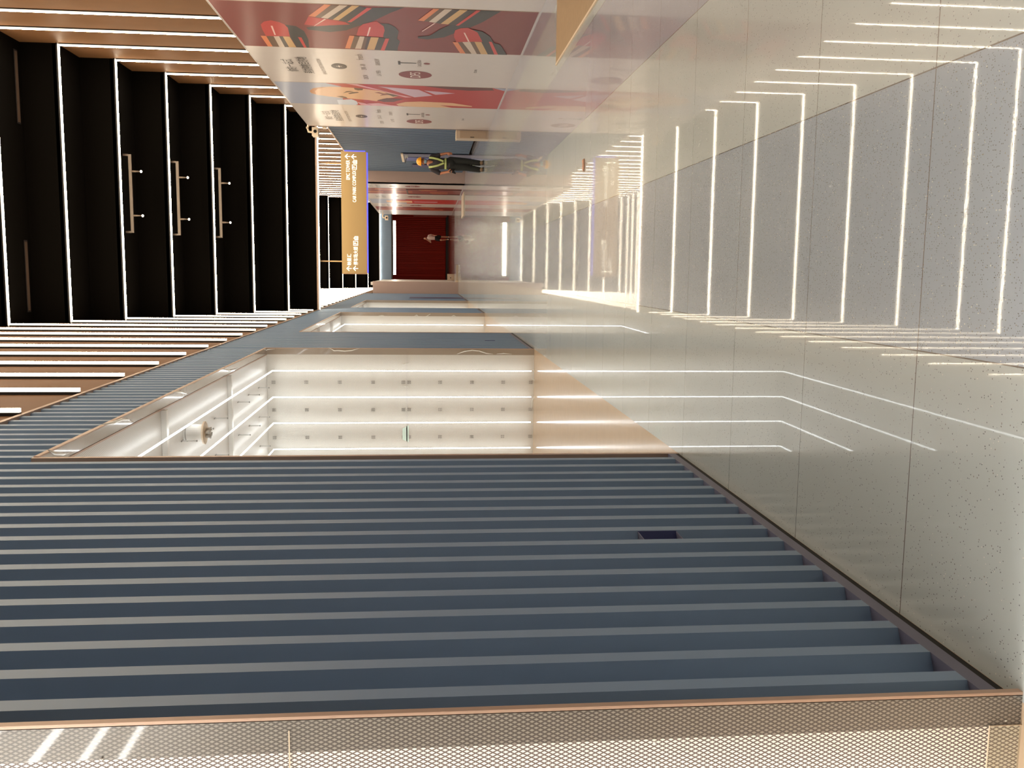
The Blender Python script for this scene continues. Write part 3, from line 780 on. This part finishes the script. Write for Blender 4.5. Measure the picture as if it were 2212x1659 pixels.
# floor boards
t = thing('floor_board', (3.0, 9.9, 0), 'brown plywood board flat on the floor, cropped by the picture edge', 'board')
B(2.49, 3.50, 8.0, 11.10, 0.0, 0.012, M['ply']).build('sheet', t)
B(2.465, 2.49, 8.0, 11.13, 0.0, 0.014, M['plyedge']).build('edge_strip', t)
t = thing('floor_board', (2.9, 39.0, 0), 'thin beige board leaning low across the floor before the far posters', 'board')
B(2.36, 3.30, 38.2, 40.6, 0.0, 0.03, M['cream']).build('sheet', t)
B(2.33, 2.36, 38.2, 40.6, 0.0, 0.035, M['plyedge']).build('edge_strip', t)
g = MB(); cc = on(2, 0, 1262, 357)
ring = [(cc.x + 0.065 * math.cos(q), cc.y + 0.03 * math.sin(q)) for q in [2 * math.pi * j / 14 for j in range(14)]]
g.loft([[(a + random.uniform(-.004, .004), b, 0.0005) for a, b in ring], [(cc.x + (a - cc.x) * .8, cc.y + (b - cc.y) * .8, 0.012 + random.uniform(0, .01)) for a, b in ring]], M['scrap'])
tag(g.build('wrapper', None, True), 'crumpled pinkish wrapper lying alone on the shiny floor', 'litter')

# ------------------------------------------------------------------ hanging sign
YS = 26.0
sg = thing('direction_sign', (1.6, YS, 3.9), 'tan hanging direction sign with white arrows and blue lit edges', 'sign')
xa, xb, za, zb = -0.09, 3.28, 3.245, 3.93
spn = B(xa, xb, YS, YS + 0.12, za, zb, M['signface']).build('panel', sg)
g = MB(); g.box(xa - 0.012, xa, YS - 0.01, YS + 0.13, za - 0.012, zb, M['signedge']); g.box(xa, xb, YS - 0.012, YS + 0.13, za - 0.02, za, M['signedge']); g.build('edge_frame', sg)
g = MB(); g.box(xa + .02, xb - 0.02, YS + 0.0, YS + 0.10, za - 0.05, za - 0.02, M['blueled']); g.box(xb, xb + 0.03, YS + 0.02, YS + 0.1, za + .02, zb - .1, M['blueled']); g.build('blue_edge_light', sg)
for x in (0.25, 2.95):
    g = MB(); g.tube([(x, YS + 0.06, zb), (x, YS + 0.06, 9.4)], 0.018, M['rod'], 8); g.build('hanging_rod', sg)
YT = YS - 0.004


def sxy(px, py):
    p = on(1, YS, px, py); return p.x, p.z


def stext(body, px0, py0, px1, py1):
    (x0, z0), (x1, z1) = sxy(px0, py0), sxy(px1, py1); g = MB()
    text_polys(body, M['letters'], g, lambda a, b: (a, YT, b), abs(z1 - z0), (x0 + x1) / 2, (z0 + z1) / 2, abs(x1 - x0)); return g.build('lettering', spn)


def stroke(g, a, b, w, m):
    a = Vector(a); b = Vector(b); d = (b - a).normalized(); n = Vector((-d.y, d.x)) * w / 2
    g.poly([(p.x, YT, p.y) for p in (a + n, a - n, b - n, b + n)], m)


def arrow(px, py):
    x, z = sxy(px, py); s = 0.065; g = MB(); m = M['letters']
    stroke(g, (x, z - s), (x, z + s), 0.02, m); stroke(g, (x - s, z), (x + 0.007, z + s + 0.004), 0.02, m); stroke(g, (x + s, z), (x - 0.007, z + s + 0.004), 0.02, m); g.build('arrow', spn)


def icon(px, py, kind):
    x, z = sxy(px, py); s = 0.058; g = MB(); m = M['letters']
    if kind == 'P':
        for a, b in (((-s, -s), (s, -s)), ((s, -s), (s, s)), ((s, s), (-s, s)), ((-s, s), (-s, -s))):
            stroke(g, (x + a[0] * 1.08 if a[1] == b[1] else x + a[0], z + a[1] * 1.08 if a[0] == b[0] else z + a[1]), (x + b[0] * 1.08 if a[1] == b[1] else x + b[0], z + b[1] * 1.08 if a[0] == b[0] else z + b[1]), 0.014, m)
        text_polys('P', m, g, lambda a, b: (a, YT, b), 0.075, x, z, 0.05)
    else:
        z -= 0.012; w = 0.045
        for a, b in (((-w, -s + .005), (w, -s + .005)), ((w, -s), (w, .035)), ((-w, -s), (-w, .035)), ((w, .035), (0.02, .035)), ((-w, .035), (-0.02, .035)), ((-.015, -s), (-.015, .03)), ((.015, -s), (.015, .03)), ((-.02, .035), (0, .065)), ((.02, .035), (0, .065))):
            stroke(g, (x + a[0], z + a[1]), (x + b[0], z + b[1]), 0.013, m)
    g.build('pictogram', spn)


stext('EPIC TOWER', 748, 388, 755.4, 346); stext('CAR PARK COMPLEX', 762, 436.5, 768.8, 368)
stext('映星汇', 750, 572.5, 759, 548.5); stext('停车场大楼', 763.8, 572.5, 773, 533)
arrow(751, 338); arrow(764.6, 338.7); arrow(754.5, 580); arrow(768.5, 580)
icon(765.5, 350, 'L'); icon(765.5, 361, 'P'); icon(768.2, 525.5, 'P'); icon(768.2, 514.5, 'L')


# ------------------------------------------------------------------ security cameras
def camera_unit(loc, label, s=1.0, foot=(0.05, 0.1)):
    x, y, z = loc; t = thing('security_camera', loc, label, 'camera')
    g = MB(); g.tube([(x + .12 * s, y, z + .10 * s), (x + .02 * s, y, z + .14 * s), (x - .06 * s, y, z + .12 * s), (x - .07 * s, y, z + .03 * s)], 0.022 * s, M['cctv'], 8); g.build('arm', t, True)
    g = MB(); g.box(x - .02, x + .02, min(y, y + foot[0]), max(y, y + foot[0]), z + .12 * s, z + .12 * s + .03, M['cctv']); g.box(x, x + foot[1], y - .02, y + .02, z + .12 * s, z + .12 * s + .03, M['cctv']); g.build('bracket', t)
    g = MB(); g.box(x - .16 * s, x + .02 * s, y - .14 * s, y + .14 * s, z - .10 * s, z + .03 * s, M['cctv']); g.build('body', t)
    g = MB(); g.tube([(x - .07 * s, y - .14 * s, z - .04 * s), (x - .07 * s, y - .16 * s, z - .04 * s)], 0.035 * s, M['blackgl'], 12); g.build('lens', t)


camera_unit((3.50, 23.56, 4.36), 'cream security camera on the top corner of the long hoarding', 1.15, (-0.21, 0.1))
camera_unit((3.62, 23.50, 4.12), 'small security camera under the ceiling just past the long hoarding', 0.7, (0.05, 0.41))
camera_unit((3.22, 55.0, 3.98), 'distant security camera in front of the blue header', 1.4, (0.05, 0.315))


# ------------------------------------------------------------------ people
def remesh_obj(mb, name, parent, voxel, m):
    o = mb.build(name, None, True)
    md = o.modifiers.new('r', 'REMESH'); md.mode = 'VOXEL'; md.voxel_size = voxel; md.use_smooth_shade = True
    sm = o.modifiers.new('s', 'SMOOTH'); sm.iterations = 3; sm.factor = 0.5
    dg = bpy.context.evaluated_depsgraph_get(); me = bpy.data.meshes.new_from_object(o.evaluated_get(dg))
    me.materials.clear(); me.materials.append(m)
    for p in me.polygons: p.use_smooth = True; p.material_index = 0
    n = bpy.data.objects.new(name, me); bpy.data.objects.remove(o); n.name = name; COL.objects.link(n)
    if parent: n.parent = parent; n.matrix_parent_inverse = Matrix.Translation(-Vector(parent.location))
    return n


def limb(mb, pts, rad, m):
    mb.tube(pts, rad, m, 12)
    for p, r in zip(pts, rad): mb.ball(p, r, m, 12, 8)


def hand(mb, wrist, d, side, m, curl=0.5):
    """palm, four fingers and a thumb; d = direction of the hand, side = towards the thumb"""
    w = Vector(wrist); d = Vector(d).normalized(); s = Vector(side).normalized(); n = d.cross(s)
    palm = w + d * 0.05
    mb.tube([w, w + d * 0.03, w + d * 0.075, w + d * 0.095], [0.026, 0.034, 0.036, 0.03], m, 10)
    for k, (o, L) in enumerate(((0.028, 0.070), (0.010, 0.080), (-0.009, 0.074), (-0.027, 0.058))):
        b = w + d * 0.085 + s * o
        p1 = b + d * L * 0.45; p2 = p1 + (d * (1 - curl) + n * curl).normalized() * L * 0.35; p3 = p2 + (d * (0.5 - curl) + n).normalized() * L * 0.3
        limb(mb, [b, p1, p2, p3], [0.010, 0.0095, 0.009, 0.008], m)
    b = w + d * 0.03 + s * 0.03
    limb(mb, [b, b + (d + s * .8) * 0.03, b + (d * 1.3 + s * .7) * 0.05], [0.013, 0.011, 0.009], m)


SK = mat('skin_warm', srgb(176, 112, 80), 0.5, noise=0.08, nscale=20)
BL = mat('charcoal_shirt', srgb(56, 50, 54), 0.8, noise=0.12, nscale=12)
TR = mat('black_trousers', srgb(34, 34, 32), 0.85, noise=0.15, nscale=10)
BT = mat('brown_boots', srgb(112, 90, 66), 0.7)
HV = mat('lime_webbing', srgb(196, 210, 96), 0.5)
SV = mat('silver_tape', srgb(190, 196, 170), 0.4)
HT = mat('yellow_hard_hat', srgb(240, 168, 30), 0.35)
MK = mat('pale_blue_mask', srgb(150, 176, 190), 0.7)
HR = mat('black_hair', srgb(22, 18, 16), 0.6)
EYE_W = mat('eye_white', srgb(220, 215, 210), 0.3)

mx, my = 2.862, 25.3
man = thing('person', (mx, my, 0), 'man in yellow hard hat, blue mask and lime safety harness walking up the corridor', 'person')


def P(u, d, v): return (mx + u, my - d, v)         # d towards the lens


b = MB()
limb(b, [P(.07, 0, .95), P(.065, 0, 1.10), P(.065, -.01, 1.28), P(.075, -.02, 1.42)], [.135, .13, .145, .13], SK)
limb(b, [P(.08, -.01, 1.45), P(.10, .02, 1.56)], [.06, .055], SK)
limb(b, [P(.085, .10, 1.40), P(.09, .075, 1.49)], [.035, .055], SK)
b.ball(P(.11, .045, 1.65), (.078, .098, .118), SK, 16, 12)
b.ball(P(.11, .145, 1.635), (.014, .02, .02), SK, 8, 6)                      # nose
for s_ in (-1, 1): b.ball(P(.11 + s_ * .080, .04, 1.645), (.012, .022, .032), SK, 8, 6)   # ears
limb(b, [P(.235, 0, 1.42), P(.295, -.03, 1.21), P(.335, .06, 1.02)], [.055, .045, .032], SK)
hand(b, P(.335, .065, 1.01), (-.05, -.35, -1), (-1, -.3, 0), SK, .35)
limb(b, [P(-.09, 0, 1.42), P(-.20, -.05, 1.20), P(-.165, .09, 1.00)], [.055, .045, .032], SK)
hand(b, P(-.165, .095, .99), (.1, -.3, -1), (.9, -.4, 0), SK, .7)
limb(b, [P(.15, 0, .92), P(.13, .02, .50), P(.095, 0, .10)], [.085, .06, .042], SK)
limb(b, [P(-.01, 0, .92), P(-.03, .04, .50), P(-.075, 0, .10)], [.085, .06, .042], SK)
limb(b, [P(.095, 0, .09), P(.10, .10, .05)], [.042, .035], SK); limb(b, [P(-.075, 0, .09), P(-.085, .10, .05)], [.042, .035], SK)
remesh_obj(b, 'body', man, 0.009, SK)
b = MB()
limb(b, [P(.065, 0, .93), P(.065, 0, 1.06), P(.065, 0, 1.28), P(.075, -.02, 1.40)], [.15, .145, .165, .145], BL)
b.ball(P(.21, -.01, 1.42), (.075, .075, .07), BL); b.ball(P(-.065, -.01, 1.42), (.075, .075, .07), BL)
limb(b, [P(.235, 0, 1.41), P(.285, -.02, 1.23)], [.07, .066], BL); limb(b, [P(-.09, 0, 1.41), P(-.18, -.04, 1.22)], [.07, .066], BL)
remesh_obj(b, 'shirt', man, 0.011, BL)
b = MB()
limb(b, [P(.07, 0, 1.0), P(.07, 0, .9)], [.15, .15], TR)
limb(b, [P(.15, 0, .90), P(.14, .02, .50), P(.10, 0, .12)], [.105, .085, .075], TR)
limb(b, [P(-.02, 0, .90), P(-.035, .05, .50), P(-.08, .0, .12)], [.105, .09, .075], TR)
remesh_obj(b, 'trousers', man, 0.011, TR)
for u in (.10, -.08):
    b = MB(); limb(b, [P(u, -.05, .06), P(u, .05, .055), P(u + .005, .14, .045)], [.055, .055, .045], BT); b.box(mx + u - .05, mx + u + .055, my - .19, my + .1, 0.0, .025, M['dark']); b.build('boot', man, True)
b = MB(); b.ball(P(.105, .02, 1.71), (.118, .142, .125), HT, 20, 10, 0, .52)
b.loft([[P(.105 + .13 * math.cos(q), .03 + .158 * math.sin(q) + (.035 if math.sin(q) > .3 else 0), z) for q in [2 * math.pi * j / 24 for j in range(24)]] for z in (1.700, 1.708)], HT)
b.build('hard_hat', man, True)
b = MB(); b.ball(P(.11, .085, 1.60), (.066, .066, .058), MK, 14, 10); b.build('face_mask', man, True)
for s_ in (-1, 1):
    b = MB(); b.ball(P(.11 + s_ * .03, .135, 1.672), (.013, .008, .008), HR, 8, 6); b.build('eye', man, True)
b = MB(); b.ball(P(.11, -.02, 1.655), (.084, .088, .10), HR, 14, 8, 0.05, .75); b.build('hair', man, True)


def strap(pts, w, name, m, m2):
    g = MB(); pts = [Vector(p) for p in pts]
    for a, c in zip(pts, pts[1:]):
        d = (c - a); n = Vector((-d.z, 0, d.x)).normalized()
        for ww, off, mm in ((w, 0, m), (w * .34, -.004, m2)):
            q = [a + n * ww / 2, a - n * ww / 2, c - n * ww / 2, c + n * ww / 2]
            q = [v + Vector((0, off, 0)) for v in q]; bk = [v + Vector((0, .004, 0)) for v in q]
            g.loft([[tuple(v) for v in bk], [tuple(v) for v in q]], mm)
    g.build(name, man)


strap([P(.20, .10, 1.49), P(.19, .155, 1.40), P(.16, .175, 1.25), P(.105, .165, 1.10)], .048, 'harness_strap', HV, SV)
strap([P(-.05, .10, 1.50), P(-.045, .155, 1.40), P(-.01, .175, 1.25), P(.06, .165, 1.09)], .048, 'harness_strap', HV, SV)
strap([P(.205, .06, 1.045), P(.15, .135, 1.045), P(.065, .165, 1.045), P(-.02, .135, 1.045), P(-.09, .06, 1.045)], .05, 'harness_belt', HV, SV)
b = MB(); limb(b, [P(.052, .05, .55), P(.04, .03, .42), P(.03, .02, .22)], [.012, .012, .007], SV); b.build('leg_gap_strip', man, True)  # pale strip added for the bright background seen between the legs
b = MB(); limb(b, [P(-.155, .12, .92), P(-.15, .13, .85), P(-.20, .12, .78)], [.035, .045, .02], M['dark']); limb(b, [P(-.15, .13, .86), P(-.10, .12, .79)], [.03, .02], M['dark'])
o = b.build('work_gloves', None, True); tag(o, 'pair of black work gloves held in the hard-hat man\'s hand', 'gloves')

# distant walker
mx, my = 2.27, 63.2
girl = thing('person', (mx, my, 0), 'distant walker in white shirt and black shorts before the red wall', 'person')
WS = mat('white_shirt', srgb(226, 206, 196), 0.8); SH = mat('black_shorts', srgb(14, 12, 12), 0.85); SK2 = mat('skin_fair', srgb(206, 150, 122), 0.5); WT = mat('white_trainer', srgb(230, 215, 205), 0.6)
b = MB()
limb(b, [P(.02, 0, .95), P(.02, 0, 1.2), P(.02, 0, 1.42)], [.11, .11, .12], SK2); limb(b, [P(.0, 0, 1.46), P(-.02, 0, 1.55)], [.05, .048], SK2)
b.ball(P(-.03, .02, 1.66), (.075, .09, .11), SK2, 14, 10); b.ball(P(-.03, .11, 1.65), (.013, .018, .018), SK2, 8, 6)
limb(b, [P(.19, 0, 1.42), P(.23, -.05, 1.2), P(.18, .05, .98)], [.048, .04, .03], SK2); hand(b, P(.18, .05, .98), (0, -.3, -1), (-1, 0, 0), SK2)
limb(b, [P(-.14, 0, 1.42), P(-.30, .0, 1.26), P(-.14, .12, 1.52)], [.048, .04, .03], SK2); hand(b, P(-.14, .12, 1.52), (.6, 0, .8), (0, -1, 0), SK2)
limb(b, [P(.10, 0, .9), P(.10, .02, .5), P(.09, 0, .08)], [.085, .058, .042], SK2)
limb(b, [P(-.06, 0, .9), P(-.13, .12, .54), P(-.07, -.05, .12)], [.085, .058, .042], SK2)
remesh_obj(b, 'body', girl, 0.012, SK2)
b = MB(); limb(b, [P(.02, 0, .98), P(.02, 0, 1.2), P(.02, 0, 1.40)], [.14, .15, .145], WS); limb(b, [P(.16, 0, 1.41), P(.21, -.03, 1.26)], [.08, .075], WS); limb(b, [P(-.12, 0, 1.41), P(-.22, 0, 1.32)], [.08, .07], WS); remesh_obj(b, 'shirt', girl, 0.014, WS)
b = MB(); limb(b, [P(.02, 0, .98), P(.02, 0, .88)], [.145, .145], SH); limb(b, [P(.10, 0, .88), P(.10, .02, .66)], [.11, .105], SH); limb(b, [P(-.07, 0, .88), P(-.10, .05, .68)], [.11, .105], SH); remesh_obj(b, 'shorts', girl, 0.014, SH)
for u, d, z in ((.09, 0, .04), (-.07, -.05, .07)):
    b = MB(); limb(b, [P(u, d - .05, z + .01), P(u, d + .13, z)], [.045, .04], WT); b.build('shoe', girl, True)
b = MB(); b.ball(P(-.03, -.02, 1.69), (.085, .095, .105), HR, 14, 8, 0, .7); b.build('hair', girl, True)
